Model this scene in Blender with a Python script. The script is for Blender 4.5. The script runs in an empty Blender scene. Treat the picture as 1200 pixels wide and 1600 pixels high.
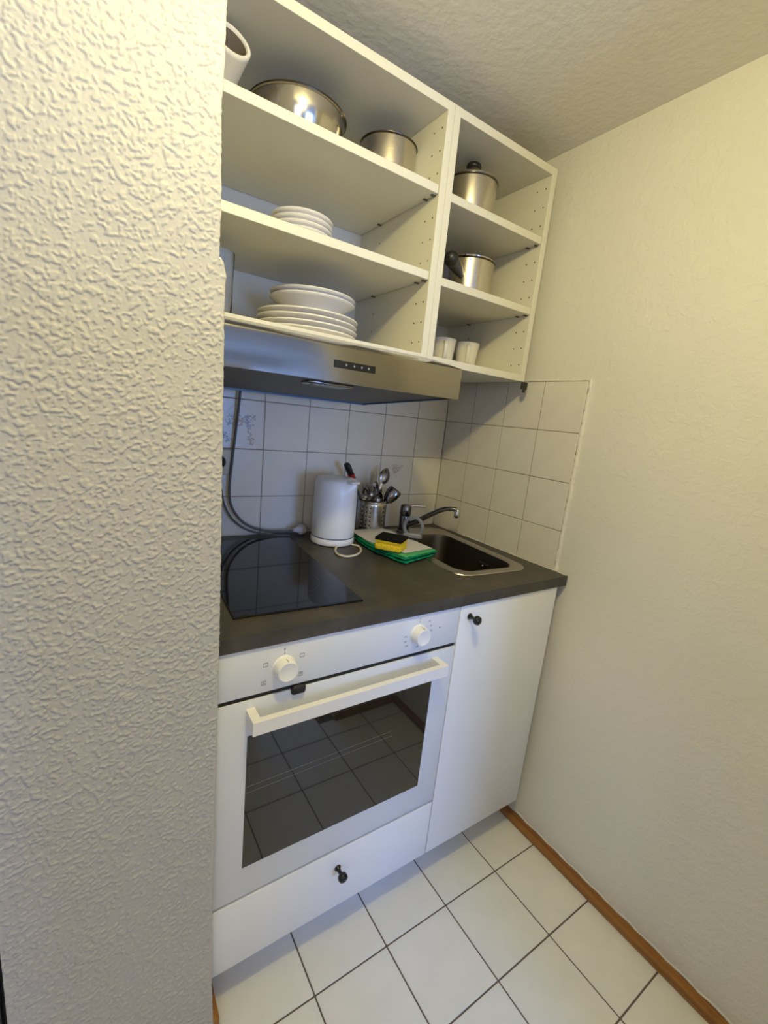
import bpy, bmesh, math, random
from mathutils import Vector, Matrix, noise
random.seed(7)
S = bpy.context.scene
COL = S.collection
PI = math.pi

# ------------------------------------------------------------------ camera, world, lights, exposure
cam_d = bpy.data.cameras.new('camera'); cam = bpy.data.objects.new('camera', cam_d); COL.objects.link(cam)
S.camera = cam
YAW, PITCH, ROLL = -0.6022, -0.2077, 0.1027
cy_, sy_, cp_, sp_ = math.cos(YAW), math.sin(YAW), math.cos(PITCH), math.sin(PITCH)
fw = Vector((-sy_*cp_, cy_*cp_, sp_)); r0 = Vector((cy_, sy_, 0)); u0 = r0.cross(fw)
rt = math.cos(ROLL)*r0 + math.sin(ROLL)*u0; up = -math.sin(ROLL)*r0 + math.cos(ROLL)*u0
m = Matrix((rt, up, -fw)).transposed().to_4x4(); m.translation = Vector((-1.2276, -1.4071, 1.3487))
cam.matrix_world = m
cam_d.sensor_fit = 'VERTICAL'; cam_d.sensor_height = 36.0; cam_d.lens = 692.7/1600*36.0
cam_d.clip_start = 0.02

S.view_settings.view_transform = 'Standard'; S.view_settings.look = 'None'
S.view_settings.exposure = 0.0; S.view_settings.gamma = 1.0; S.view_settings.use_curve_mapping = False

w = bpy.data.worlds.new('world'); S.world = w; w.use_nodes = True
w.node_tree.nodes['Background'].inputs[0].default_value = (0.62, 0.72, 1.0, 1)
w.node_tree.nodes['Background'].inputs[1].default_value = 0.5

def light(name, kind, loc, energy, color, **k):
    d = bpy.data.lights.new(name, kind); d.energy = energy; d.color = color
    for a, b in k.items(): setattr(d, a, b)
    o = bpy.data.objects.new(name, d); COL.objects.link(o); o.location = loc
    return o
LAMP = (-0.98, -1.17, 2.07)
light('ceiling_bulb', 'POINT', LAMP, 21.0, (1.0, 0.86, 0.38), shadow_soft_size=0.04)
wl = light('window_daylight', 'AREA', (-2.20, -3.86, 1.40), 12.0, (0.98, 0.92, 0.95), shape='RECTANGLE', size=1.1, size_y=1.3)
wl.rotation_euler = (PI/2, 0, 0)
w2 = light('window_daylight', 'AREA', (-0.36, -3.90, 1.22), 46.0, (0.24, 0.44, 1.0), shape='RECTANGLE', size=0.90, size_y=0.90)
w2.rotation_euler = (PI/2, 0, 0)

# ------------------------------------------------------------------ materials
def mat(name, col, rough=0.5, metal=0.0, spec=0.5, coat=0.0, emit=None):
    mm = bpy.data.materials.new(name); mm.use_nodes = True
    b = mm.node_tree.nodes['Principled BSDF']
    b.inputs['Base Color'].default_value = (*col, 1); b.inputs['Roughness'].default_value = rough
    b.inputs['Metallic'].default_value = metal; b.inputs['Specular IOR Level'].default_value = spec
    b.inputs['Coat Weight'].default_value = coat
    if emit: b.inputs['Emission Color'].default_value = (*emit[0], 1); b.inputs['Emission Strength'].default_value = emit[1]
    return mm
def nodes(mm): return mm.node_tree.nodes, mm.node_tree.links, mm.node_tree.nodes['Principled BSDF']
def coords(mm, scale=(1, 1, 1)):
    n, l, b = nodes(mm)
    tc = n.new('ShaderNodeTexCoord'); mp = n.new('ShaderNodeMapping'); mp.inputs['Scale'].default_value = scale
    l.new(tc.outputs['Object'], mp.inputs['Vector']); return mp.outputs['Vector']
def noise_tex(mm, vec, scale, detail=3, rough=0.5, dist=0.0):
    n, l, b = nodes(mm); t = n.new('ShaderNodeTexNoise')
    t.inputs['Scale'].default_value = scale; t.inputs['Detail'].default_value = detail
    t.inputs['Roughness'].default_value = rough; t.inputs['Distortion'].default_value = dist
    l.new(vec, t.inputs['Vector']); return t.outputs['Fac']
def ramp(mm, fac, stops):
    n, l, b = nodes(mm); r = n.new('ShaderNodeValToRGB'); e = r.color_ramp.elements
    e[0].position, e[0].color = stops[0][0], (*stops[0][1], 1); e[1].position, e[1].color = stops[-1][0], (*stops[-1][1], 1)
    for p, c in stops[1:-1]:
        q = e.new(p); q.color = (*c, 1)
    l.new(fac, r.inputs['Fac']); return r.outputs['Color']
def bump(mm, fac, strength, dist):
    n, l, b = nodes(mm); bp = n.new('ShaderNodeBump'); bp.inputs['Strength'].default_value = strength
    bp.inputs['Distance'].default_value = dist; l.new(fac, bp.inputs['Height'])
    if b.inputs['Normal'].is_linked:
        l.new(b.inputs['Normal'].links[0].from_socket, bp.inputs['Normal'])
    l.new(bp.outputs['Normal'], b.inputs['Normal'])
def color(mm, sock): nodes(mm)[1].new(sock, nodes(mm)[2].inputs['Base Color'])

plaster = mat('plaster', (0.80, 0.78, 0.72), 0.85, spec=0.2)
v = coords(plaster); f = noise_tex(plaster, v, 45, 4, 0.6, 0.4)
bump(plaster, ramp(plaster, f, [(0.42, (0, 0, 0)), (0.62, (1, 1, 1))]), 0.45, 0.0018)
bump(plaster, noise_tex(plaster, v, 150, 2), 0.22, 0.0008)
bump(plaster, noise_tex(plaster, v, 9, 2), 0.3, 0.003)
color(plaster, ramp(plaster, noise_tex(plaster, v, 2.5, 3), [(0.3, (0.74, 0.72, 0.655)), (0.7, (0.775, 0.755, 0.695))]))
ceil_m = mat('ceiling_plaster', (0.80, 0.77, 0.71), 0.9, spec=0.15)
v = coords(ceil_m); bump(ceil_m, ramp(ceil_m, noise_tex(ceil_m, v, 38, 4, 0.6), [(0.4, (0, 0, 0)), (0.65, (1, 1, 1))]), 0.28, 0.002)
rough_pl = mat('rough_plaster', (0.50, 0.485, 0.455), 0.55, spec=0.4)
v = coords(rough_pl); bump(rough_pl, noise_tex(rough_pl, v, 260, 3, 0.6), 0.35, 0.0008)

def voro_cells_white(name, a, b2, rough):
    mm = mat(name, a, rough, spec=0.5); v = coords(mm)
    color(mm, ramp(mm, noise_tex(mm, v, 14, 3), [(0.35, a), (0.65, b2)]))
    bump(mm, noise_tex(mm, v, 30, 2), 0.05, 0.001)
    return mm
tile_m = voro_cells_white('glazed_wall_tile', (0.75, 0.715, 0.64), (0.78, 0.745, 0.67), 0.22)
floor_tile_m = voro_cells_white('glazed_floor_tile', (0.78, 0.78, 0.76), (0.82, 0.81, 0.79), 0.28)
grout_m = mat('grey_brown_grout', (0.34, 0.30, 0.24), 0.9, spec=0.1)
floor_grout_m = mat('brown_grout', (0.16, 0.13, 0.11), 0.9, spec=0.1)
melamine = mat('white_melamine', (0.73, 0.705, 0.60), 0.38)
v = coords(melamine, (1, 1, 1)); bump(melamine, noise_tex(melamine, v, 300, 2), 0.04, 0.0005)
edge_m = mat('white_edge_band', (0.86, 0.84, 0.78), 0.35)
front_m = mat('white_lacquered_front', (0.85, 0.86, 0.90), 0.38)
oven_white = mat('white_enamel', (0.73, 0.75, 0.79), 0.28)
knob_white = mat('white_plastic', (0.86, 0.85, 0.83), 0.3)
handle_white = mat('white_handle', (0.84, 0.82, 0.80), 0.35)
black_gloss = mat('black_knob', (0.008, 0.008, 0.010), 0.18)
black_m = mat('black_plastic', (0.012, 0.011, 0.010), 0.4)
dark_gap = mat('dark_gap', (0.01, 0.01, 0.01), 0.7)
glass_m = mat('dark_oven_glass', (0.012, 0.012, 0.010), 0.03, spec=0.9)
hob_m = mat('hob_glass', (0.006, 0.006, 0.007), 0.04, spec=0.5)
rod_m = mat('oven_rack_steel', (0.20, 0.20, 0.20), 0.4, 0.5)
wt = mat('dark_stone_laminate', (0.07, 0.06, 0.05), 0.42, spec=0.4)
v = coords(wt); color(wt, ramp(wt, noise_tex(wt, v, 9, 8, 0.65, 0.5), [(0.3, (0.040, 0.036, 0.030)), (0.55, (0.066, 0.058, 0.048)), (0.75, (0.10, 0.088, 0.072))]))
bump(wt, noise_tex(wt, v, 120, 4), 0.15, 0.0006)
def brushed(name, col, rough, sc, aniso=0.0):
    mm = mat(name, col, rough, 1.0); v = coords(mm, sc)
    f = noise_tex(mm, v, 1.0, 3, 0.6); bump(mm, f, 0.025, 0.0004)
    n, l, b = nodes(mm); r = n.new('ShaderNodeMapRange'); r.inputs['To Min'].default_value = rough*0.8; r.inputs['To Max'].default_value = rough*1.3
    l.new(f, r.inputs['Value']); l.new(r.outputs[0], b.inputs['Roughness'])
    return mm
hood_m = brushed('brushed_hood_steel', (0.29, 0.275, 0.255), 0.15, (6, 500, 500))
sink_m = brushed('brushed_sink_steel', (0.50, 0.47, 0.42), 0.30, (60, 60, 60))
basin_m = mat('shaded_basin_steel', (0.16, 0.135, 0.11), 0.36, 1.0)  # sink steel darkened, the basin's shade and dark reflections put into its colour
pot_m = brushed('brushed_pot_steel', (0.62, 0.57, 0.50), 0.24, (20, 20, 500))
pan_m = mat('polished_steel', (0.55, 0.52, 0.48), 0.16, 1.0)
chrome = mat('chrome', (0.70, 0.70, 0.70), 0.10, 1.0)
dark_chrome = mat('dark_chrome', (0.20, 0.19, 0.185), 0.16, 1.0)
cut_m = mat('cutlery_steel', (0.36, 0.34, 0.32), 0.2, 1.0)
filter_m = mat('grey_grease_filter', (0.13, 0.125, 0.115), 0.5)
lens_m = mat('frosted_lens', (0.30, 0.31, 0.29), 0.35)
blue_m = mat('blue_protective_film', (0.05, 0.16, 0.34), 0.3)
ceramic = mat('white_ceramic', (0.84, 0.81, 0.76), 0.14)
matt_white = mat('matt_white_ceramic', (0.78, 0.75, 0.70), 0.6)
green_m = mat('green_cloth', (0.01, 0.26, 0.11), 0.85, spec=0.1)
v = coords(green_m); color(green_m, ramp(green_m, noise_tex(green_m, v, 60, 4), [(0.35, (0.004, 0.15, 0.06)), (0.6, (0.012, 0.32, 0.14))])); bump(green_m, noise_tex(green_m, v, 400, 2), 0.5, 0.001)
light_green = mat('light_green_cloth', (0.10, 0.42, 0.16), 0.85, spec=0.1)
white_cloth = mat('white_cloth', (0.62, 0.61, 0.64), 0.9, spec=0.1)
v = coords(white_cloth); bump(white_cloth, noise_tex(white_cloth, v, 500, 2), 0.4, 0.0006)
yellow_m = mat('yellow_foam', (0.85, 0.60, 0.03), 0.9, spec=0.1)
v = coords(yellow_m); bump(yellow_m, noise_tex(yellow_m, v, 420, 3), 0.8, 0.0015); color(yellow_m, ramp(yellow_m, noise_tex(yellow_m, v, 300, 2), [(0.35, (0.62, 0.40, 0.01)), (0.55, (0.88, 0.64, 0.04))]))
scrub_m = mat('black_scouring_fleece', (0.010, 0.010, 0.008), 0.95, spec=0.1)
v = coords(scrub_m); bump(scrub_m, noise_tex(scrub_m, v, 600, 3), 1.0, 0.001)
cable_m = mat('grey_cable', (0.10, 0.10, 0.10), 0.5)
cable2_m = mat('dark_cable', (0.03, 0.03, 0.03), 0.5)
cream_m = mat('cream_cord', (0.72, 0.66, 0.48), 0.45)
plug_m = mat('white_plug', (0.55, 0.50, 0.48), 0.4)
grey_pl = mat('grey_plastic', (0.28, 0.29, 0.31), 0.4)
red_m = mat('red_plastic', (0.45, 0.02, 0.02), 0.35)
wood = mat('varnished_wood', (0.3, 0.12, 0.03), 0.35)
v = coords(wood, (60, 2.2, 60)); color(wood, ramp(wood, noise_tex(wood, v, 1.2, 5, 0.6, 0.6), [(0.3, (0.20, 0.075, 0.014)), (0.6, (0.36, 0.155, 0.032)), (0.8, (0.45, 0.21, 0.05))]))
print_m = mat('grey_print', (0.12, 0.12, 0.12), 0.6)
icon_m = mat('pale_print', (0.5, 0.52, 0.5), 0.5)
glassw = mat('clear_glass', (0.98, 0.99, 0.98), 0.03); nodes(glassw)[2].inputs['Transmission Weight'].default_value = 1.0; nodes(glassw)[2].inputs['IOR'].default_value = 1.45
seal_m = mat('white_sealant', (0.74, 0.72, 0.66), 0.6)
far_floor = mat('living_room_floor', (0.30, 0.24, 0.18), 0.5)
far_wall = mat('living_room_wall', (0.72, 0.71, 0.69), 0.9)
panel_black = mat('plain_black', (0.006, 0.007, 0.008), 0.4)
socket_m = mat('white_socket_plastic', (0.62, 0.61, 0.52), 0.35)

# ------------------------------------------------------------------ object helpers
OFF = {}
def thing(name, label, cat, loc=(0, 0, 0), rz=0.0, group=None):
    o = bpy.data.objects.new(name, None); COL.objects.link(o); o.empty_display_size = 0.05
    o.location = loc; o.rotation_euler = (0, 0, rz); o['label'] = label; o['category'] = cat
    if group: o['group'] = group
    OFF[o.name] = Vector(loc)
    return o
def tag(o, label, cat, group=None):
    o['label'] = label; o['category'] = cat
    if group: o['group'] = group
    return o
def obj(name, bm, m_, parent=None, off=None, smooth=None, label=None, kind=None):
    """link bm as one mesh; off (a Vector) is subtracted, for meshes written in world coordinates"""
    if off is not None: bmesh.ops.translate(bm, verts=bm.verts, vec=-Vector(off))
    bmesh.ops.recalc_face_normals(bm, faces=bm.faces)
    me = bpy.data.meshes.new(name); bm.to_mesh(me); bm.free()
    me.materials.append(m_)
    o = bpy.data.objects.new(name, me); COL.objects.link(o)
    if parent: o.parent = parent
    if smooth is not None:
        me.shade_smooth()
        try: me.set_sharp_from_angle(angle=math.radians(smooth))
        except Exception: pass
    if label: o['label'] = label
    if kind: o['kind'] = kind
    return o
def struct(name, bm, m_, parent=None, **k):
    o = obj(name, bm, m_, parent, **k)
    if parent is None: o['kind'] = 'structure'
    return o
def new(): return bmesh.new()
def bx(bm, x0, x1, y0, y1, z0, z1, bev=0.0, seg=1, M=None):
    r = bmesh.ops.create_cube(bm, size=1.0); vs = r['verts']
    for v_ in vs: v_.co = Vector(((x0+x1)/2+v_.co.x*(x1-x0), (y0+y1)/2+v_.co.y*(y1-y0), (z0+z1)/2+v_.co.z*(z1-z0)))
    if bev > 0:
        es = list({e for v_ in vs for e in v_.link_edges})
        rr = bmesh.ops.bevel(bm, geom=es, offset=bev, segments=seg, affect='EDGES', profile=0.5)
        vs = list({v_ for f_ in rr['faces'] for v_ in f_.verts} | {v_ for v_ in vs if v_.is_valid})
    if M is not None: bmesh.ops.transform(bm, matrix=M, verts=vs)
    return vs
def box(*a, **k):
    bm = new(); bx(bm, *a, **k); return bm
def lathe(bm, prof, seg=40, M=None, closed=False):
    rings = []
    for r_, z_ in prof:
        if r_ < 1e-6: rings.append([bm.verts.new((0, 0, z_))])
        else: rings.append([bm.verts.new((r_*math.cos(2*PI*i/seg), r_*math.sin(2*PI*i/seg), z_)) for i in range(seg)])
    pairs = list(zip(rings, rings[1:])) + ([(rings[-1], rings[0])] if closed else [])
    for a, b in pairs:
        for i in range(seg):
            j = (i+1) % seg
            q = [a[0] if len(a) == 1 else a[i], a[0] if len(a) == 1 else a[j], b[0] if len(b) == 1 else b[j], b[0] if len(b) == 1 else b[i]]
            u = []
            for x in q:
                if x not in u: u.append(x)
            if len(u) > 2:
                try: bm.faces.new(u)
                except ValueError: pass
    vs = [v_ for r_ in rings for v_ in r_]
    if M is not None: bmesh.ops.transform(bm, matrix=M, verts=vs)
    return vs
def catmull(pts, n=8):
    P = [Vector(p) for p in pts]; P = [2*P[0]-P[1]] + P + [2*P[-1]-P[-2]]; out = []
    for i in range(1, len(P)-2):
        for k in range(n):
            t = k/n; a, b, c, d = P[i-1], P[i], P[i+1], P[i+2]
            out.append(0.5*((2*b)+(c-a)*t+(2*a-5*b+4*c-d)*t*t+(-a+3*b-3*c+d)*t**3))
    out.append(P[-2]); return out
def tube(bm, pts, r, seg=10, smooth=0, flat=None, cap=True):
    """r number or list; flat = (wide, thin) multipliers"""
    P = catmull(pts, smooth) if smooth else [Vector(p) for p in pts]
    n = len(P); R = [r]*n if not isinstance(r, (list, tuple)) else [r[min(len(r)-1, int(i*(len(r)-1)/(n-1)))] + (r[min(len(r)-1, int(i*(len(r)-1)/(n-1))+1)]-r[min(len(r)-1, int(i*(len(r)-1)/(n-1)))])*((i*(len(r)-1)/(n-1)) % 1) for i in range(n)]
    rings = []; ref = None
    for i, p in enumerate(P):
        t = (P[min(i+1, n-1)]-P[max(i-1, 0)]).normalized()
        if ref is None: ref = t.orthogonal().normalized() if flat is None else (flat[2] - flat[2].dot(t)*t).normalized()
        ref = (ref-ref.dot(t)*t).normalized(); b = t.cross(ref)
        fa, fb = (1, 1) if flat is None else (flat[0], flat[1])
        rings.append([bm.verts.new(p+R[i]*(math.cos(2*PI*k/seg)*ref*fa+math.sin(2*PI*k/seg)*b*fb)) for k in range(seg)])
    for a, b in zip(rings, rings[1:]):
        for k in range(seg): bm.faces.new((a[k], a[(k+1) % seg], b[(k+1) % seg], b[k]))
    if cap:
        bm.faces.new(rings[0][::-1]); bm.faces.new(rings[-1])
def prism_x(bm, prof, x0, x1):
    a = [bm.verts.new((x0, y, z)) for y, z in prof]; b = [bm.verts.new((x1, y, z)) for y, z in prof]
    n = len(prof)
    for i in range(n): bm.faces.new((a[i], a[(i+1) % n], b[(i+1) % n], b[i]))
    bm.faces.new(a[::-1]); bm.faces.new(b)
def T(x=0, y=0, z=0): return Matrix.Translation((x, y, z))
def R(a, ax): return Matrix.Rotation(a, 4, ax)
def rrect(hx, hy, r, n=6):
    out = []
    for cx, cy, a0 in ((hx-r, hy-r, 0), (-hx+r, hy-r, PI/2), (-hx+r, -hy+r, PI), (hx-r, -hy+r, 1.5*PI)):
        for k in range(n+1):
            a = a0+k*PI/2/n; out.append((cx+r*math.cos(a), cy+r*math.sin(a)))
    return out

# ------------------------------------------------------------------ the setting
CZ = 2.187          # ceiling
TP = 0.152          # wall tile pitch
struct('wall_back', box(-3.0, 0.4, 0.006, 0.12, 0.0, CZ), plaster)
wall_back = bpy.data.objects['wall_back']
wall_right = struct('wall_right', box(0.008, 0.13, -1.55, 0.006, 0.0, CZ), plaster)
ceiling = struct('ceiling', box(-3.0, 0.4, -4.0, 0.12, CZ, CZ+0.1), ceil_m)
floor_ = struct('floor', box(-3.0, 0.4, -4.0, 0.12, -0.06, -0.0018), floor_grout_m)
struct('wall_rear', box(-3.0, 0.4, -4.1, -4.0, 0, CZ), far_wall)
struct('wall_side', box(-3.1, -3.0, -4.1, 0.12, 0, CZ), far_wall)
struct('wall_far', box(0.30, 0.4, -4.0, -1.55, 0, CZ), far_wall)
struct('wall_front', box(-0.33, 0.30, -1.55, -1.43, 0, CZ), plaster)
struct('light_blocker', box(-1.14, -0.66, -1.66, -1.56, 0, 1.49), plaster)  # unseen half-height slab added to keep blue window light off the left fronts
# window in the rear wall of the living room, behind the camera
for wi, (wx0, wx1) in enumerate(((-2.80, -1.60), (-0.86, 0.14))):
    win = struct('window_%d' % (wi+1), box(wx0, wx1, -4.0, -3.90, 0.64, 0.72), front_m)
    for a in ((wx0, wx0+.05, 0.72, 2.13), (wx1-.05, wx1, 0.72, 2.13), (wx0+.05, wx1-.05, 2.08, 2.13)):
        obj('window_frame', box(a[0], a[1], -4.0, -3.90, a[2], a[3]), front_m, win)

# wall tiles: every tile an object, joints recessed
def wall_tile(parent, axis, a0, a1, z0, z1):
    g = 0.0012
    key = ('wt', axis, round(a1-a0, 3), round(z1-z0, 3))
    if key not in CACHE:
        w_, h_ = a1-a0-2*g, z1-z0-2*g; bm = new()
        if axis == 'x': bx(bm, -w_/2, w_/2, -0.0, 0.006, -h_/2, h_/2, bev=0.0011)
        else: bx(bm, 0.0, 0.008, -w_/2, w_/2, -h_/2, h_/2, bev=0.0011)
        bmesh.ops.recalc_face_normals(bm, faces=bm.faces)
        me = bpy.data.meshes.new('tile'); bm.to_mesh(me); bm.free(); me.materials.append(tile_m); CACHE[key] = me
    o = bpy.data.objects.new('tile', CACHE[key]); COL.objects.link(o); o.parent = parent
    d = random.uniform(-0.0004, 0.0004)
    if axis == 'x': o.location = ((a0+a1)/2, d, (z0+z1)/2)
    else: o.location = (d, (a0+a1)/2, (z0+z1)/2)
    o.rotation_euler = (random.uniform(-.002, .002), 0, random.uniform(-.002, .002))
    return o
CACHE = {}
ZR = [0.931, 1.058, 1.210, 1.362, 1.514]
XC = [0.0, -0.1457] + [-0.1457-TP*i for i in range(1, 7)]
# mortar beds
obj('grout', box(-1.056, 0.0, 0.0012, 0.006, 0.90, 1.52), grout_m, wall_back)
obj('grout', box(0.0012, 0.008, -0.6036, 0.0, 0.90, 1.514), grout_m, wall_right)
flower_tiles = []
for i in range(len(XC)-1):
    for k in range(4):
        t = wall_tile(wall_back, 'x', max(XC[i+1], -1.056), XC[i], ZR[k], ZR[k+1])
        if (i, k) == (5, 2) or (i, k) == (1, 1): flower_tiles.append((i, t))
YC = [0.0, -0.1476, -0.2996, -0.4516, -0.6036]
for i in range(4):
    for k in range(4): wall_tile(wall_right, 'y', YC[i+1], YC[i], ZR[k], ZR[k+1])
# printed flowers on two wall tiles (flat print)
def flower_print(tile, items, w_, op=1):
    for (px, pz, rad, n, mm) in items:
        bm = new()
        for k in range(n*3):
            a = 2*PI*random.random(); d_ = rad*1.15*random.random()**.6; c = (px+d_*math.cos(a), pz+d_*math.sin(a)); q_ = rad*random.uniform(.16, .38)
            vs = [bm.verts.new((c[0]+q_*math.cos(b*PI/4)*random.uniform(.5, 1.2), -0.0002-0.00002*k, c[1]+q_*math.sin(b*PI/4)*random.uniform(.5, 1.2))) for b in range(8)]
            bm.faces.new(vs)
        obj('flower_print', bm, mm, tile)
pr = [mat(n_, c_, 0.3) for n_, c_ in (('faded_peach_print', (0.55, 0.41, 0.31)), ('faded_blue_print', (0.36, 0.39, 0.42)), ('faded_green_print', (0.42, 0.43, 0.34)), ('faded_rose_print', (0.58, 0.43, 0.39)), ('pale_ring_print', (0.62, 0.61, 0.57)))]
for i, t in flower_tiles:
    if i == 5:
        its = [(-0.004, 0.020, .012, 6, pr[0]), (0.004, 0.006, .011, 6, pr[0]), (-0.012, 0.002, .010, 5, pr[3]), (0.022, 0.018, .011, 6, pr[1]), (0.030, 0.004, .010, 5, pr[1]), (0.037, 0.022, .009, 5, pr[2]),
               (0.026, -0.010, .007, 4, pr[1]), (0.028, -0.024, .005, 4, pr[2]), (0.035, -0.031, .004, 3, pr[2]), (0.028, -0.042, .006, 4, pr[2]), (0.036, -0.052, .010, 6, pr[0]),
               (-0.030, 0.020, .009, 5, pr[2]), (-0.034, 0.004, .011, 5, pr[2]), (-0.044, -0.036, .011, 6, pr[1]), (-0.034, -0.050, .008, 5, pr[1])]
        flower_print(t, its, 1)
        bm = new(); tube(bm, [(-0.002+0.043*math.cos(a), -0.0001, 0.012+0.046*math.sin(a)) for a in [PI*(-0.05+1.1*k/30) for k in range(31)]], 0.0009, 4, flat=(1, 0.1, Vector((1, 0, 0)))); obj('flower_print', bm, pr[4], t)
        bm = new(); tube(bm, [(0.026, -0.0001, -0.012), (0.024, -0.0001, -0.022), (0.034, -0.0001, -0.030), (0.026, -0.0001, -0.046)], 0.0013, 4, flat=(1, 0.1, Vector((1, 0, 0)))); obj('flower_print', bm, pr[2], t)
    else:
        flower_print(t, [(-0.010, 0.030, .012, 6, pr[3]), (0.006, 0.022, .010, 6, pr[3]), (0.014, 0.032, .007, 5, pr[3]), (0.026, 0.040, .005, 4, pr[2]), (-0.006, 0.012, .007, 5, pr[0]), (-0.003, -0.002, .005, 4, pr[2]), (0.002, -0.010, .004, 3, pr[2])], 1)

# rough plaster bead round the tiled splashback
def bead(pts, r, name, parent, m_=plaster):
    bm = new(); tube(bm, [Vector(p)+Vector((0, random.uniform(-.0015, .0015), random.uniform(-.0012, .0012))) for p in pts], [r*random.uniform(.75, 1.3) for _ in pts], 8)
    return obj(name, bm, m_, parent, smooth=60)
n_ = 60
bead([(0.0065, -0.607, 0.93+k*(1.518-0.93)/n_) for k in range(n_+1)], 0.0070, 'plaster_bead', wall_right)
bead([(0.0075, -0.607+k*(0.56)/n_, 1.5175) for k in range(n_+1)], 0.0028, 'plaster_bead', wall_right)

# floor tiles
FX, FY, PX, PY = -0.4072, -0.7309, 0.2053, 0.2016
def floor_tile(x0, x1, y0, y1):
    g = 0.0019; key = ('ft', round(x1-x0, 3), round(y1-y0, 3))
    if key not in CACHE:
        w_, h_ = x1-x0-2*g, y1-y0-2*g; bm = box(-w_/2, w_/2, -h_/2, h_/2, -0.004, 0.0, bev=0.001)
        bmesh.ops.recalc_face_normals(bm, faces=bm.faces)
        me = bpy.data.meshes.new('tile'); bm.to_mesh(me); bm.free(); me.materials.append(floor_tile_m); CACHE[key] = me
    o = bpy.data.objects.new('tile', CACHE[key]); COL.objects.link(o); o.parent = floor_
    o.location = ((x0+x1)/2, (y0+y1)/2, random.uniform(-.0003, .0002)); o.rotation_euler = (random.uniform(-.001, .001), random.uniform(-.001, .001), 0)
for i in range(-2, 6):
    for j in range(-1, 7):
        x1, x0 = FX-i*PX, FX-(i+1)*PX; y1, y0 = FY-j*PY+0, FY-(j+1)*PY
        x1 = min(x1, 0.006)
        if x1-x0 < 0.02: continue
        if x0 < -1.06 and y1 > -0.69:
            if x1 < -1.05: continue
            x0 = -1.052
        if x1 > -0.40 and y0 < -1.43: y0 = -1.428
        if y1-y0 < 0.02: continue
        floor_tile(x0, x1, y0, y1)

# baseboards (varnished wood) with plaster bead
bm = new(); bx(bm, -0.020, 0.008, -1.428, -0.56, 0.0, 0.026, bev=0.004, seg=2); struct('baseboard_right', bm, wood, smooth=40)
bm = new(); bx(bm, -0.335, -0.020, -1.43, -1.410, 0.0, 0.026, bev=0.004, seg=2); struct('baseboard_front', bm, wood, smooth=40)
bm = new(); bx(bm, -1.056, -1.022, -0.676, -0.575, 0.0, 0.026, bev=0.004, seg=2); struct('baseboard_left', bm, wood, smooth=40)
bead([(0.0085, -1.42+k*(0.86)/80, 0.0275+0.002*math.sin(k*0.9)) for k in range(81)], 0.0035, 'plaster_bead', wall_right)

# the rough plastered pier on the left
wall_left = struct('wall_left', box(-1.362, -1.058, -0.668, 0.006, 0, CZ), plaster)
EDGE = [(0.0, -1.036), (0.03, -1.037), (0.142, -1.042), (0.30, -1.0445), (0.61, -1.0445), (0.944, -1.0445), (1.17, -1.0465), (1.375, -1.0485), (1.494, -1.050), (1.529, -1.0485), (1.546, -1.0520), (1.552, -1.0590), (1.611, -1.0575), (1.742, -1.0600), (1.773, -1.0575), (1.858, -1.0560), (CZ, -1.054)]
def edge_x(z):
    for (a, xa), (b, xb) in zip(EDGE, EDGE[1:]):
        if z <= b: return xa+(xb-xa)*(z-a)/(b-a)
    return EDGE[-1][1]
def relief(x, z):
    q = Vector((x*150-0.25*z*150, z*150, 0.0)); w_ = noise.noise_vector(Vector((x*95, z*95, 3.0)))
    q += 0.9*w_
    n1 = noise.noise(q); n2 = noise.noise(Vector((x*290, z*290, 7.3))); n3 = noise.noise(Vector((x*14, z*14, 1.0)))
    t = max(0.0, min(1.0, (n1+0.45*n2+0.20*n3-0.06)/0.28)); t = t*t*(3-2*t)
    return 0.0015*t + 0.00035*n2 + 0.0007*n3
NX, NZ = 210, 1500
verts = []; faces = []
for j in range(NZ+1):
    z = CZ*j/NZ; xe = edge_x(z)+0.0012*noise.noise(Vector((0, z*60, 2)))+0.001*noise.noise(Vector((5, z*170, 2)))
    for i in range(NX+1):
        x = -1.364+(xe+1.364)*i/NX
        fall = 1.0-max(0.0, (i-(NX-4))/4.0)*0.8
        y = -0.6785-relief(x, z)*fall+(0.0015 if i == NX else 0)
        verts.append((x, y, z))
    verts.append((xe-0.0003, -0.674, z)); verts.append((-1.0575, -0.664, z))
W = NX+3
for j in range(NZ):
    for i in range(W-1):
        a = j*W+i; faces.append((a, a+1, a+W+1, a+W))
me = bpy.data.meshes.new('rough_plaster_skin'); me.from_pydata(verts, [], faces); me.shade_smooth(); me.materials.append(rough_pl)
sk = bpy.data.objects.new('rough_plaster_skin', me); COL.objects.link(sk); sk.parent = wall_left
# plain black upright panel beside the pier
struct('black_panel', box(-1.50, -1.369, -0.672, -0.632, 0.002, 2.0, bev=0.003), panel_black)

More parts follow.
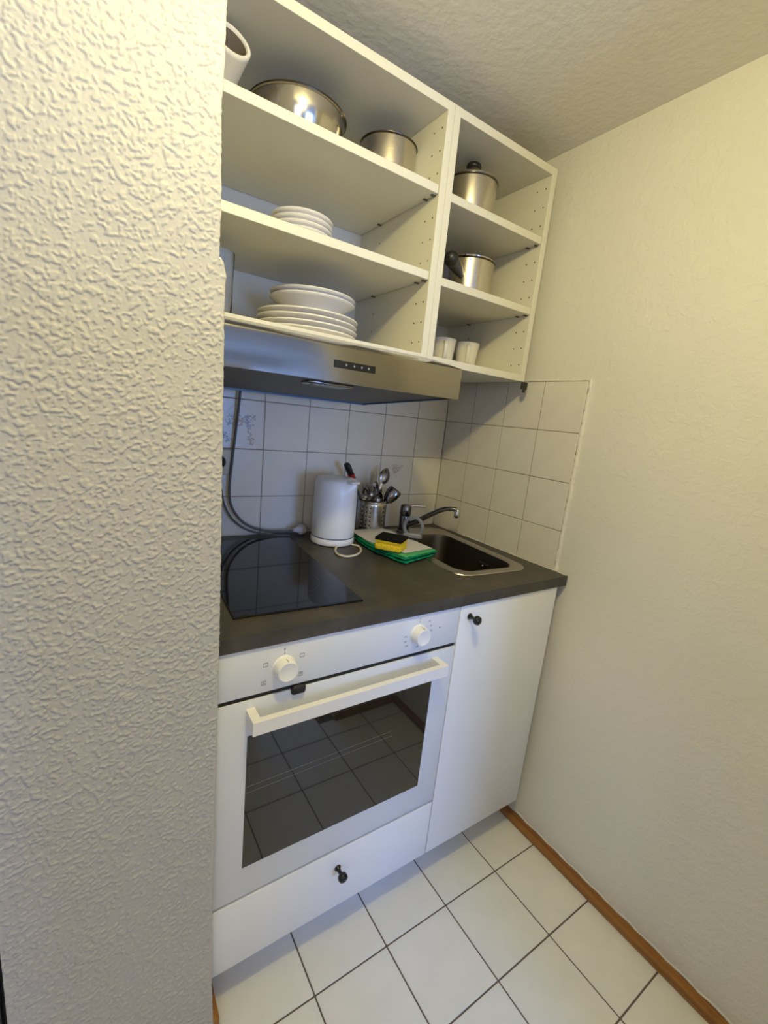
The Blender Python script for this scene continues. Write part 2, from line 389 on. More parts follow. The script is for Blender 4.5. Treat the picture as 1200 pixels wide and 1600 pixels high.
# ------------------------------------------------------------------ wall cabinets
YU, ZU0, ZU1, TH = -0.4077, 1.5068, 2.1105, 0.020
SH = [1.9290, 1.7300]
def wall_cabinet(x0, x1, label, dz):
    o = Vector(((x0+x1)/2, YU/2, ZU0)); t = thing('wall_cabinet', label, 'cabinet', o, group=None)
    obj('side_panel', box(x0, x0+TH, YU, -0.008, ZU0, ZU1, bev=0.0008), melamine, t, off=o)
    obj('side_panel', box(x1-TH, x1, YU, -0.008, ZU0, ZU1, bev=0.0008), melamine, t, off=o)
    obj('top_panel', box(x0+TH, x1-TH, YU+.0006, -0.008, ZU1-TH, ZU1, bev=0.0006), melamine, t, off=o)
    obj('bottom_panel', box(x0+TH, x1-TH, YU+.0006, -0.008, ZU0, ZU0+TH, bev=0.0006), melamine, t, off=o)
    obj('back_panel', box(x0+TH, x1-TH, -0.022, -0.014, ZU0+TH, ZU1-TH), melamine, t, off=o)
    for z in SH:
        z -= dz
        obj('shelf', box(x0+TH+.0015, x1-TH-.0015, YU+.0025, -0.024, z-TH, z, bev=0.0008), melamine, t, off=o)
        for x, s in ((x0+TH, 1), (x1-TH, -1)):
            for y in (-0.391, -0.360, -0.140):
                bm = new(); bx(bm, min(x, x+s*.012), max(x, x+s*.010), y-.003, y+.003, z-TH-.0028, z-TH-.0002)
                obj('shelf_pin', bm, dark_pin, t, off=o)
    bm = new()
    for x, s in ((x0+TH, 1), (x1-TH, -1)):
        for z in [1.558+.0501*k for k in range(11)]:
            if min(abs(z-(q-dz-.01)) for q in SH) < 0.018: continue
            for y in (-0.391, -0.360, -0.140):
                lathe(bm, [(0, 0), (0.0024, 0)], 8, T(x+s*.0003, y, z) @ R(s*PI/2, 'Y'))
    obj('pin_holes', bm, hole_m, t, off=o, kind='stuff')
    return t
dark_pin = mat('shelf_pin_steel', (0.12, 0.10, 0.07), 0.5, 0.5)
hole_m = mat('drilled_hole', (0.03, 0.022, 0.012), 0.9)
wall_cabinet(-1.0526, -0.4531, 'wide white open wall cabinet with two shelves above the cooker hood', 0)
rc = wall_cabinet(-0.4521, -0.0476, 'narrow white open wall cabinet with two shelves beside the right wall', 0.004)

# filler between narrow cabinet and wall: dark gap stays empty; black clip under its corner
o = Vector((-0.04, -0.402, 1.4872)); t = thing('clip', 'small black plastic clip under the front corner of the narrow cabinet', 'clip', o)
obj('clip_body', box(-0.053, -0.029, -0.408, -0.400, 1.484, 1.5066, bev=0.001), black_m, t, off=o)
bm = new(); bx(bm, -0.046, -0.034, -0.406, -0.402, 1.474, 1.485, bev=0.0015); obj('hook', bm, black_m, t, off=o)

# ------------------------------------------------------------------ cooker hood
o = Vector((-0.7526, -0.30, 1.384)); t = thing('cooker_hood', 'brushed steel slim cooker hood with black button strip under the wide cabinet', 'hood', o)
HX0, HX1 = -1.0518, -0.4535
bm = new(); prism_x(bm, [(-0.555, 1.4115), (-0.555, 1.478), (-0.5535, 1.483), (-0.549, 1.4855), (-0.50, 1.498), (-0.412, 1.5185), (-0.4105, 1.5185), (-0.4105, 1.5055), (-0.10, 1.5055), (-0.10, 1.392), (-0.535, 1.4185), (-0.540, 1.4115)], HX0, HX1)
obj('housing', bm, hood_m, t, off=o, smooth=25)
bm = new()
prism_x(bm, [(-0.536, 1.4150), (-0.536, 1.4200), (-0.101, 1.3925), (-0.101, 1.3875)], HX0+.012, HX1-.012); obj('filter_panel', bm, filter_m, t, off=o)
for a, b in ((HX0, HX0+.012), (HX1-.012, HX1)):
    bm = new(); prism_x(bm, [(-0.540, 1.4115), (-0.540, 1.4180), (-0.100, 1.3925), (-0.100, 1.3840)], a, b); obj('rim_strip', bm, hood_m, t, off=o)
bm = new(); prism_x(bm, [(-0.112, 1.3835), (-0.112, 1.393), (-0.099, 1.393), (-0.099, 1.3835)], HX0, HX1); obj('film_strip', bm, blue_m, t, off=o, label='strip of blue protective film along the back edge')
bm = new(); prism_x(bm, [(-0.50, 1.4085), (-0.50, 1.4110), (-0.110, 1.3865), (-0.110, 1.3835)], HX1-.0125, HX1-.0105); obj('film_strip', bm, blue_m, t, off=o, label='strip of blue protective film along the right edge')
bm = new(); bx(bm, -0.055, 0.055, -0.022, 0.022, -0.004, 0.003, bev=0.003, seg=2, M=T(-0.775, -0.475, 1.4095) @ R(-0.0575, 'X')); lp = obj('lamp_cover', bm, hood_m, t, off=o, smooth=40)
bm = new(); bx(bm, -0.040, 0.040, -0.012, 0.012, -0.0065, 0.002, bev=0.002, seg=2, M=T(-0.775, -0.475, 1.4095) @ R(-0.0575, 'X')); obj('lamp_lens', bm, lens_m, lp, off=o, smooth=40)
cp = obj('button_strip', box(-0.802, -0.703, -0.5568, -0.5545, 1.4400, 1.4545, bev=0.0006), black_gloss, t, off=o)
for x in (-0.775, -0.756, -0.738, -0.721):
    bm = new(); lathe(bm, [(0, 0.0012), (0.0034, 0.0012), (0.0038, 0)], 12, T(x, -0.5566, 1.4475) @ R(PI/2, 'X')); b = obj('button', bm, black_m, cp, off=o)
    bm = new(); bx(bm, x-.0014, x+.0014, -0.5583, -0.5578, 1.4462, 1.4488); bx(bm, x-.0005, x+.0005, -0.5583, -0.5578, 1.4452, 1.4498); bmesh.ops.translate(bm, verts=bm.verts, vec=-o)
    me = bpy.data.meshes.new('icon'); bm.to_mesh(me); bm.free(); me.materials.append(icon_m); b.data.materials.append(icon_m)
    # the pale symbol is printed on the button itself
    bm2 = bmesh.new(); bm2.from_mesh(b.data); n0 = len(bm2.faces); bm2.from_mesh(me)
    for f_ in list(bm2.faces)[n0:]: f_.material_index = 1
    bm2.to_mesh(b.data); bm2.free()

# ------------------------------------------------------------------ worktop with sink cut-out
ZW, ZB, YW = 0.930, 0.899, -0.6563
SR = -0.070; SC = Vector((-0.197, -0.306, ZW))      # sink centre and turn
o = Vector((-0.52, -0.33, ZB)); t = thing('worktop', 'dark stone-look laminate worktop along the back wall', 'worktop', o)
bm = new()
outer = [(-1.040, YW), (-0.0005, YW), (-0.0005, -0.001), (-1.040, -0.001)]
def sink_pt(x, y): c, s = math.cos(SR), math.sin(SR); return (SC.x+x*c-y*s, SC.y+x*s+y*c)
inner = [sink_pt(x, y) for x, y in rrect(0.133, 0.243, 0.045)]
vo = [bm.verts.new((x, y, ZW)) for x, y in outer]; vi = [bm.verts.new((x, y, ZW)) for x, y in inner]
es = [bm.edges.new((vo[i], vo[(i+1) % 4])) for i in range(4)] + [bm.edges.new((vi[i], vi[(i+1) % len(vi)])) for i in range(len(vi))]
bmesh.ops.triangle_fill(bm, edges=es, use_beauty=True)
r_ = bmesh.ops.extrude_face_region(bm, geom=list(bm.faces)); bmesh.ops.translate(bm, verts=[g for g in r_['geom'] if isinstance(g, bmesh.types.BMVert)], vec=(0, 0, ZB-ZW))
obj('slab', bm, wt, t, off=o)
bead([Vector((-1.03+k*1.02/50, -0.0015, ZW+.0008))-o for k in range(51)], 0.0022, 'sealant', t, seal_m)
bead([Vector((-0.0015, -0.652+k*0.645/50, ZW+.0008))-o for k in range(51)], 0.0022, 'sealant', t, seal_m)

# sink
t = thing('sink', 'small rectangular stainless steel sink set into the worktop', 'sink', SC, SR)
def loop_mesh(bm, loops):
    rings = [[bm.verts.new(p) for p in L] for L in loops]
    for a, b in zip(rings, rings[1:]):
        for i in range(len(a)): bm.faces.new((a[i], a[(i+1) % len(a)], b[(i+1) % len(a)], b[i]))
    return rings
RO = (0.147, 0.257, 0.055)
rim = new(); by = -0.030
L = [[(x, y, z) for x, y in rrect(RO[0]-d, RO[1]-d, RO[2]-d*.5)] for d, z in ((0, 0.0003), (0.0015, 0.0028), (0.005, 0.0036))]
L += [[(x, y+by, z) for x, y in rrect(0.116, 0.199, 0.050)] for z in (0.0030,)]
L += [[(x, y+by, z) for x, y in rrect(0.113, 0.196, 0.050)] for z in (0.0005,)]
loop_mesh(rim, L); obj('rim', rim, sink_m, t, smooth=40)
bas = new(); L = [[(x, y+by, z) for x, y in rrect(hx, hy, r_)] for hx, hy, r_, z in ((.113, .196, .05, .0005), (.111, .194, .05, -.01), (.105, .187, .05, -.12), (.098, .18, .05, -.142), (.082, .164, .045, -.150), (.03, .03, .028, -.153))]
rg = loop_mesh(bas, L); bas.faces.new(rg[-1]); obj('basin', bas, basin_m, t, smooth=50)
bm = new(); lathe(bm, [(0, -.1505), (.030, -.1505), (.036, -.1495), (.038, -.1515)], 28, T(0, by, 0)); lathe(bm, [(0, -.148), (.010, -.148), (.012, -.1515)], 16, T(0, by, 0)); obj('drain', bm, chrome, t, smooth=40)
# overflow rosette on the right wall of the basin
bm = new(); bx(bm, -0.002, 0.002, -0.024, 0.024, -0.010, 0.010, bev=0.0015, M=T(0.1065, by-.055, -0.045) @ R(0.055, 'Y')); ov = obj('overflow', bm, basin_m, t)
bm = new()
for k in range(-2, 3): bx(bm, -0.0026, 0.0026, k*.009-.0012, k*.009+.0012, -0.005, 0.005, M=T(0.1062, by-.055, -0.045) @ R(0.055, 'Y'))
obj('slot', bm, dark_gap, ov)
bm = new(); lathe(bm, [(0, .003), (.003, .002), (.004, 0)], 12, T(0.1035, by-.055, -0.045) @ R(-PI/2, 'Y')); obj('screw', bm, chrome, ov, smooth=50)

# tap
FB = Vector((-0.228, -0.095, ZW+0.0036)); t = thing('tap', 'chrome single-lever tap with a long rising spout behind the sink', 'tap', FB)
bm = new(); lathe(bm, [(0, 0), (.026, 0), (.026, .004), (.0215, .008), (.0205, .02), (.0205, .060), (.0195, .064), (0, .064)], 28); obj('body', bm, dark_chrome, t, smooth=40)
bm = new(); lathe(bm, [(0, 0), (.0205, 0), (.0215, .004), (.0215, .030), (.019, .038), (.010, .041), (0, .0415)], 28, T(0, 0, .066) @ R(math.radians(3), 'Y')); hd = obj('lever_cap', bm, dark_chrome, t, smooth=40)
bm = new(); tube(bm, [(0.004, -0.002, .101), (0.030, -0.018, .104), (0.052, -0.030, .105), (0.066, -0.038, .103)], [.009, .011, .0105, .007], 12, smooth=5, flat=(1.0, 0.55, Vector((.5, .86, 0)))); obj('lever', bm, chrome, t, smooth=60)
bm = new(); tube(bm, [(0.010, -0.012, .028), (0.030, -0.032, .044), (0.066, -0.072, .082), (0.092, -0.100, .105), (0.112, -0.122, .113), (0.128, -0.139, .113)], [.0125, .0105, .0095, .009, .0085, .0085], 14, smooth=6); obj('spout', bm, dark_chrome, t, smooth=60)
bm = new(); lathe(bm, [(0, 0), (.0105, 0), (.0115, .003), (.0115, .026), (.009, .030), (0, .030)], 20, T(0.131, -0.142, .084)); obj('aerator', bm, chrome, t, smooth=40)

# grey ring in front of the tap
o = Vector((-0.246, -0.176, ZW+.0042)); t = thing('ring_hook', 'grey plastic ring with a broad foot standing in front of the tap', 'ring', o, math.radians(-38))
bm = new(); pts = [(0.033*math.cos(a), 0, 0.040+0.034*math.sin(a)) for a in [2*PI*k/36 for k in range(37)]]
tube(bm, pts[:-1]+[pts[0]], 0.0065, 10, flat=(1.0, 0.7, Vector((1, 0, 0)))); obj('ring', bm, grey_pl, t, smooth=60)
bm = new(); L = [[(x, y, z) for x, y in rrect(hx, hy, rr)] for hx, hy, rr, z in ((.036, .008, .0075, 0.0), (.036, .008, .0075, .008), (.034, .006, .0055, .014), (.016, .004, .0035, .017))]
rg = loop_mesh(bm, L); bm.faces.new(rg[-1]); bm.faces.new(rg[0][::-1]); obj('foot', bm, grey_pl, t, smooth=50)

# hob
o = Vector((-0.8385, -0.331, ZW)); t = thing('hob', 'black glass two-zone hob flush on the left of the worktop', 'hob', o, math.radians(-2.6))
obj('glass_plate', box(-0.146, 0.146, -0.262, 0.262, 0.0002, 0.0050, bev=0.0015, seg=2), hob_m, t)
ringm = mat('hob_zone_print', (0.030, 0.030, 0.032), 0.3)
for cy, r_ in ((0.125, 0.075), (-0.10, 0.095)):
    bm = new(); lathe(bm, [(r_, .00515), (r_+.0012, .00515)], 48, T(0, cy, 0)); obj('zone_ring', bm, ringm, t)

# ------------------------------------------------------------------ base cabinets, oven
YD = -0.652
def knob(t, x, z, off):
    bm = new(); lathe(bm, [(0, 0), (.0085, 0), (.0085, .002), (.005, .006), (.0045, .014), (.0055, .018), (.0108, .022), (.0122, .027), (.0112, .033), (.006, .0365), (0, .037)], 24, T(x, YD, z) @ R(PI/2, 'X'))
    return bm
o = Vector((-0.238, -0.33, 0.0)); t = thing('base_cabinet', 'white base cabinet with one tall door below the sink', 'cabinet', o)
obj('side_panel', box(-0.440, -0.422, -0.628, -0.02, 0.119, 0.8985), front_m, t, off=o)
obj('side_panel', box(-0.054, -0.036, -0.628, -0.02, 0.119, 0.8985), front_m, t, off=o)
obj('bottom_panel', box(-0.422, -0.054, -0.628, -0.02, 0.119, 0.137), front_m, t, off=o)
obj('plinth', box(-0.440, -0.036, -0.560, -0.545, 0.0, 0.119), front_m, t, off=o)
d = obj('door', box(-0.4375, -0.0358, YD, YD+.018, 0.118, 0.8975, bev=0.0012, seg=2), front_m, t, off=o, smooth=40)
obj('knob', knob(t, -0.402, 0.864, o), black_gloss, d, off=o, smooth=50, label='small round black knob at the upper left of the door')

o = Vector((-0.742, -0.33, 0.0)); t = thing('oven_cabinet', 'white base cabinet housing the oven, with one low drawer beneath it', 'cabinet', o)
obj('side_panel', box(-1.0408, -1.024, -0.628, -0.02, 0.119, 0.8985), front_m, t, off=o)
obj('side_panel', box(-0.4595, -0.4415, -0.628, -0.02, 0.119, 0.8985), front_m, t, off=o)
obj('bottom_panel', box(-1.024, -0.4595, -0.628, -0.02, 0.119, 0.137), front_m, t, off=o)
obj('plinth', box(-1.0408, -0.4415, -0.560, -0.545, 0.0, 0.119), front_m, t, off=o)
obj('oven_shelf', box(-1.024, -0.4595, -0.628, -0.02, 0.283, 0.299), front_m, t, off=o)
d = obj('drawer', box(-1.0408, -0.4405, YD, YD+.018, 0.118, 0.298, bev=0.0012, seg=2), front_m, t, off=o, smooth=40)
obj('knob', knob(t, -0.738, 0.243, o), black_gloss, d, off=o, smooth=50, label='small round black knob in the middle of the drawer')

o = Vector((-0.742, -0.33, 0.300)); t = thing('oven', 'white built-in oven with dark glass door, bar handle and two dials', 'oven', o)
obj('carcass', box(-1.020, -0.462, -0.632, -0.06, 0.3005, 0.890), dark_gap, t, off=o)
cpn = obj('control_panel', box(-1.0408, -0.4405, YD, YD+.018, 0.797, 0.8965, bev=0.0012, seg=2), oven_white, t, off=o, smooth=40)
door = obj('oven_door', box(-1.0408, -0.4405, YD, YD+.022, 0.3055, 0.787, bev=0.002, seg=2), oven_white, t, off=o, smooth=40)
gl = obj('window_glass', box(-0.980, -0.5065, YD-.0008, YD+.001, 0.384, 0.7075, bev=0.0003), glass_m, door, off=o)
for z0, z1 in ((0.588, 0.594), (0.573, 0.580)):
    bm = new(); tube(bm, [(-0.979, YD-.0010, z0), (-0.617, YD-.0010, z1)], 0.0004, 6); obj('rack_rod', bm, rod_m, door, off=o)
bm = new()
U = [(-0.985, YD+.0005), (-0.985, YD-.047), (-0.500, YD-.047), (-0.500, YD+.0005), (-0.517, YD+.0005), (-0.517, YD-.034), (-0.968, YD-.034), (-0.968, YD+.0005)]
va = [bm.verts.new((x, y, 0.742)) for x, y in U]; vb = [bm.verts.new((x, y, 0.770)) for x, y in U]
for k in range(8): bm.faces.new((va[k], va[(k+1) % 8], vb[(k+1) % 8], vb[k]))
bm.faces.new(va[::-1]); bm.faces.new(vb)
obj('handle', bm, handle_white, door, off=o, label='white square-section bar handle')
obj('gap_trim', box(-1.0375, -0.444, YD+.0035, YD+.018, 0.7872, 0.7968), dark_gap, t, off=o)
# black catch hanging out of the gap above the door
bm = new(); bx(bm, -0.894, -0.862, YD-.008, YD+.006, 0.775, 0.7955, bev=0.0065, seg=4); obj('catch', bm, black_m, t, off=o, label='small black rubber catch in the gap above the door', smooth=50)
def dial(x, z, turn):
    bm = new(); M = T(x, YD, z) @ R(PI/2, 'X')
    lathe(bm, [(.0245, 0), (.0240, .002), (.0225, .003)], 40, M)
    lathe(bm, [(.0225, .001), (.0225, .004), (.0215, .022), (.0205, .0245), (.0190, .0250), (.0175, .0243), (0, .0241)], 40, M)
    k = obj('dial', bm, knob_white, cpn, off=o, smooth=35)
    bm = new(); bx(bm, -0.0005, 0.0005, 0.0195, 0.0226, 0.010, 0.0235, M=M)
    # pointer groove printed on the dial
    bmesh.ops.translate(bm, verts=bm.verts, vec=-o)
    me = bpy.data.meshes.new('mark'); bm.to_mesh(me); bm.free(); k.data.materials.append(grey_mark)
    b2 = bmesh.new(); b2.from_mesh(k.data); n0 = len(b2.faces); b2.from_mesh(me)
    for f_ in list(b2.faces)[n0:]: f_.material_index = 1
    b2.to_mesh(k.data); b2.free()
grey_mark = mat('grey_mark', (0.35, 0.34, 0.33), 0.5)
dial(-0.912, 0.845, 0); dial(-0.572, 0.848, 0)
YP = YD-.0003
def text(s, x, z, size):
    cu = bpy.data.curves.new('txt', 'FONT'); cu.body = s; cu.size = size; cu.align_x = 'CENTER'; cu.align_y = 'CENTER'
    ob = bpy.data.objects.new('txt', cu); COL.objects.link(ob)
    dg = bpy.context.evaluated_depsgraph_get(); me = bpy.data.meshes.new_from_object(ob.evaluated_get(dg))
    bpy.data.objects.remove(ob); me.transform(T(x, YP, z) @ R(PI/2, 'X')); me.transform(T(*(-o)))
    me.materials.clear(); me.materials.append(print_m); q = bpy.data.objects.new('print', me); COL.objects.link(q); q.parent = cpn
text('P', -0.912, 0.882, 0.0095)
for s, x, z in (('°C', -0.571, 0.886), ('60', -0.540, 0.876), ('80', -0.5335, 0.862), ('100', -0.532, 0.849), ('120', -0.533, 0.836), ('140', -0.538, 0.822), ('180', -0.571, 0.813), ('200', -0.604, 0.822), ('220', -0.609, 0.834), ('240', -0.610, 0.847)):
    text(s, x, z, 0.0055)
def sym(x, z, kind):
    bm = new(); h = 0.0048; w_ = 0.0006
    bx(bm, x-h, x-h+w_, YP-.0001, YP, z-h*.9, z+h*.9); bx(bm, x+h-w_, x+h, YP-.0001, YP, z-h*.9, z+h*.9)
    if 't' in kind: bx(bm, x-h, x+h, YP-.0001, YP, z+h*.9-w_*1.6, z+h*.9)
    if 'b' in kind: bx(bm, x-h, x+h, YP-.0001, YP, z-h*.9, z-h*.9+w_*1.6)
    if 'f' in kind: bx(bm, x-.0012, x+.0012, YP-.0001, YP, z-.001, z+.001)
    if 'm' in kind: bx(bm, x-h*.6, x+h*.6, YP-.0001, YP, z+.0004, z+.0012); bx(bm, x-w_/2, x+w_/2, YP-.0001, YP, z-.004, z+.004)
    obj('print', bm, print_m, cpn, off=o)
sym(-0.874, 0.861, 'tb'); sym(-0.875, 0.819, 'tbm'); sym(-0.950, 0.857, 'tb'); sym(-0.952, 0.818, 'tbf')
bm = new(); lathe(bm, [(0, 0), (.0012, 0)], 10, T(-0.912, YP, 0.8735) @ R(PI/2, 'X')); obj('print', bm, print_m, cpn, off=o)
bm = new(); lathe(bm, [(0, 0), (.0014, 0)], 10, T(-0.571, YP, 0.879) @ R(PI/2, 'X')); obj('print', bm, print_m, cpn, off=o)
bm = new(); lathe(bm, [(0, 0), (.0016, 0)], 10, T(-0.504, YP, 0.852) @ R(PI/2, 'X')); obj('indicator_light', bm, black_m, cpn, off=o)

# ------------------------------------------------------------------ kettle
o = Vector((-0.553, -0.138, ZW)); t = thing('kettle', 'white plastic jug kettle on the worktop beside the hob', 'kettle', o, math.radians(-72))
bm = new(); lathe(bm, [(0, 0.0), (.064, 0.0), (.071, .003), (.0725, .008), (.0722, .019), (.0705, .0225), (0, .0225)], 48); base = obj('base', bm, knob_white, t, smooth=40)
bm = new(); lathe(bm, [(.069, .0225), (.069, .0262)], 48); obj('water_line', bm, mat('blue_grey_seam', (0.10, 0.13, 0.22), 0.4), t)
bm = new(); vs = lathe(bm, [(0, .0265), (.0700, .0265), (.0715, .030), (.0710, .10), (.0695, .17), (.0682, .203), (.0660, .206), (0, .206)], 64)
for v_ in vs:      # pull the spout out of the upper rim
    a = math.atan2(v_.co.y, v_.co.x); rr = math.hypot(v_.co.x, v_.co.y)
    if rr > .05 and v_.co.z > .12:
        k = max(0, 1-abs(a)/0.42)*((v_.co.z-.12)/.086)**1.4
        v_.co.x += .020*k; v_.co.z += .003*k
obj('jug', bm, knob_white, t, smooth=40)
bm = new(); vs = lathe(bm, [(.066, .2062), (.0665, .209), (.062, .2140), (.045, .218), (0, .219)], 48)
obj('lid', bm, knob_white, t, smooth=40)
bm = new(); bx(bm, 0.030, 0.087, -0.020, 0.020, 0.205, 0.2145, bev=0.005, seg=3); obj('spout_cover', bm, knob_white, t, smooth=50)
bm = new(); tube(bm, [(-.058, .0, .196), (-.072, .0, .198), (-.081, .0, .186), (-.083, .0, .13), (-.080, .0, .07), (-.066, .0, .055)], [.008, .008, .008, .008, .008, .008], 12, smooth=6, flat=(1.3, .9, Vector((0, 1, 0)))); obj('handle', bm, knob_white, t, smooth=60)
bm = new(); inv = Matrix.Rotation(-math.radians(-72), 4, 'Z')
pts = [inv @ (Vector(p)-o) for p in [(-0.512, -0.200, .934), (-0.500, -0.222, .934), (-0.508, -0.252, .934), (-0.530, -0.283, .934), (-0.562, -0.304, .934), (-0.592, -0.304, .934), (-0.605, -0.276, .934), (-0.592, -0.238, .934), (-0.574, -0.212, .936)]]
tube(bm, pts, 0.0034, 10, smooth=8); obj('power_cord', bm, cream_m, t, smooth=70, label='cream power cord curling out in a loop')

# ------------------------------------------------------------------ cutlery holder and cutlery
o = Vector((-0.362, -0.066, ZW)); t = thing('cutlery_holder', 'perforated stainless steel cutlery holder against the back tiles', 'holder', o)
HR, HH = 0.054, 0.122
# perforated wall: a grid of quads with octagonal holes
bm = new(); NA, NR = 44, 6
def cylp(a, z, r): return (r*math.cos(a), r*math.sin(a), z)
zb0, zs = 0.014, 0.0158
cols = set()
for g in range(0, NA, 11):
    for k in (2, 4, 6): cols.add(g+k)
rings = {}
def V(a, z, r=HR):
    key = (round(a, 4), round(z, 5), r)
    if key not in rings: rings[key] = bm.verts.new(cylp(a, z, r))
    return rings[key]
da = 2*PI/NA
for k in range(NA):
    a0, a1 = 2*PI*k/NA, 2*PI*((k+1) % NA)/NA; am = 2*PI*(k+.5)/NA
    zz = [0.0, zb0]+[zb0+zs*i for i in range(1, NR+1)]+[HH]
    for i in range(len(zz)-1):
        z0, z1 = zz[i], zz[i+1]
        if k in cols and 0 < i < len(zz)-2:
            zc = (z0+z1)/2; hr = 0.0026; hp = [bm.verts.new(cylp(am+hr/HR*math.cos(q), zc+hr*math.sin(q), HR)) for q in [PI*(.25+.5*j)+d_ for j in range(4) for d_ in (0, PI/4)]]
            c = [V(a1, z1), V(a0, z1), V(a0, z0), V(a1, z0)]
            # hp order starts at 45deg (towards a1,z1) and runs counter-clockwise
            for j in range(4):
                p0, pm, p1 = hp[2*j], hp[2*j+1], hp[(2*j+2) % 8]
                bm.faces.new((c[j], c[(j+1) % 4], p1, pm)); bm.faces.new((c[j], pm, p0))
        else:
            bm.faces.new((V(a0, z0), V(a1, z0), V(a1, z1), V(a0, z1)))
sb = obj('perforated_wall', bm, brushed('brushed_holder_steel', (0.55, 0.52, 0.48), 0.22, (30, 30, 500)), t, smooth=30)
md = sb.modifiers.new('thickness', 'SOLIDIFY'); md.thickness = 0.0010; md.offset = -1
bm = new(); lathe(bm, [(0, 0.001), (HR-.001, 0.001), (HR-.001, .003), (0, .003)], 32); obj('holder_base', bm, black_m, t)
bm = new(); lathe(bm, [(HR-.0020, HH-.0015), (HR+.0012, HH-.0015), (HR+.0015, HH), (HR+.0005, HH+.0015), (HR-.0015, HH+.0012)], 44, closed=True); obj('rolled_rim', bm, pan_m, t, smooth=60)
HC = o.copy()
def cutlery(kind, foot, top, roll, label, group=None):
    """foot and top are offsets from the holder's centre (x, y, z above the worktop); the tool stands handle down"""
    f_, p_ = Vector(foot), Vector(top); ax = (p_-f_); Ln = ax.length; zq = ax.normalized()
    side = zq.cross(Vector((math.cos(roll), math.sin(roll), 0))).normalized(); nrm = side.cross(zq)
    M = Matrix((side, nrm, zq)).transposed().to_4x4(); M.translation = f_
    t2 = thing(kind, label, 'cutlery', HC+f_, 0, group)
    M.translation = (0, 0, 0)
    def flatbar(z0, z1, w0, w1, th=.0011, mid=None):
        bm = new(); zs_ = [z0+(z1-z0)*k/6 for k in range(7)]; 
        rg = []
        for k, z in enumerate(zs_):
            w_ = w0+(w1-w0)*k/6
            rg.append([bm.verts.new(M @ Vector(q)) for q in ((-w_, -th, z), (w_, -th, z), (w_*.8, th, z), (-w_*.8, th, z))])
        for a, b in zip(rg, rg[1:]):
            for i in range(4): bm.faces.new((a[i], a[(i+1) % 4], b[(i+1) % 4], b[i]))
        bm.faces.new(rg[0][::-1]); bm.faces.new(rg[-1]); return bm
    def bowl(z0, z1, wd, depth):
        bm = new(); n = 10; mseg = 8; rg = []
        for i in range(n+1):
            s_ = i/n; ww = wd*math.sin(PI*(s_**0.8))**0.7 if 0 < s_ < 1 else 0.0004; z = z0+(z1-z0)*s_
            rg.append([bm.verts.new(M @ Vector((ww*math.cos(PI*j/mseg), depth*(ww/wd)*math.sin(PI*j/mseg), z))) for j in range(mseg+1)])
        for a, b in zip(rg, rg[1:]):
            for j in range(mseg): bm.faces.new((a[j], a[j+1], b[j+1], b[j]))
        return bm
    if kind == 'spoon' or kind == 'serving_spoon':
        bl = .048 if kind == 'spoon' else .066; wd = .013 if kind == 'spoon' else .0205
        obj('stem', flatbar(0, Ln-bl+.004, .0065, .0028), cut_m, t2)
        b = obj('spoon_bowl', bowl(Ln-bl, Ln, wd, .008), cut_m, t2, smooth=80); s_ = b.modifiers.new('t', 'SOLIDIFY'); s_.thickness = .0009
    elif kind == 'fork':
        obj('stem', flatbar(0, Ln-.062, .0065, .0028), cut_m, t2)
        bm = new()
        rg = [[(-w_, z), (w_, z)] for w_, z in ((.0028, Ln-.063), (.006, Ln-.056), (.0105, Ln-.050), (.0115, Ln-.040))]
        vs = [[bm.verts.new(M @ Vector((x, 0.0015*k, z))) for x, z in r_] for k, r_ in enumerate(rg)]
        for a, b in zip(vs, vs[1:]): bm.faces.new((a[0], a[1], b[1], b[0]))
        b = obj('fork_head', bm, cut_m, t2); s_ = b.modifiers.new('t', 'SOLIDIFY'); s_.thickness = .0014
        bm = new()
        for k in range(4):
            x = -.0096+k*.0064; bm2 = tube(bm, [M @ Vector((x, .004, Ln-.042)), M @ Vector((x, .006, Ln-.02)), M @ Vector((x, .003, Ln))], [.0014, .0013, .0007], 5)
        obj('tines', bm, cut_m, t2)
    elif kind == 'spatula':
        obj('stem', flatbar(0, Ln-.060, .0075, .004), cut_m, t2)
        bm = new(); sec = [(.006, Ln-.064, .0), (.018, Ln-.052, -.002), (.025, Ln-.030, -.005), (.027, Ln-.008, -.005), (.022, Ln, -.003)]
        vs = [[bm.verts.new(M @ Vector((x, yy+.006*(abs(x)/w_)**2, z))) for x in (-w_, -w_*.5, 0.0, w_*.5, w_)] for w_, z, yy in sec]
        for a, b in zip(vs, vs[1:]):
            for k in range(4): bm.faces.new((a[k], a[k+1], b[k+1], b[k]))
        b = obj('blade', bm, dark_chrome, t2, smooth=60); s_ = b.modifiers.new('t', 'SOLIDIFY'); s_.thickness = .0012
    elif kind == 'knife':
        obj('blade', flatbar(0, Ln-.064, .003, .009), cut_m, t2)
        bm = new(); tube(bm, [M @ Vector((0, 0, Ln-.062)), M @ Vector((0, 0, Ln-.044))], .0125, 12, flat=(1.2, .8, side)); obj('collar', bm, red_m, t2, smooth=50, label='red collar')
        bm = new(); tube(bm, [M @ Vector((0, 0, z)) for z in (Ln-.045, Ln-.033, Ln-.015, Ln-.004, Ln)], [.0105, .0115, .0120, .0105, .006], 14, flat=(1.15, .85, side)); obj('handle', bm, black_m, t2, smooth=60)
    return t2
cutlery('serving_spoon', (-0.012, 0.010, 0.008), (0.044, -0.010, 0.245), 1.0, 'largest spoon of the cutlery holder, its round bowl facing out on the right')
cutlery('spatula', (-0.020, 0.012, 0.008), (0.086, -0.022, 0.166), 0.9, 'dark broad-bladed server leaning out to the right of the cutlery holder')
cutlery('knife', (0.022, 0.012, 0.008), (-0.128, -0.012, 0.256), 0.3, 'black-handled knife with a red collar rising behind the kettle')
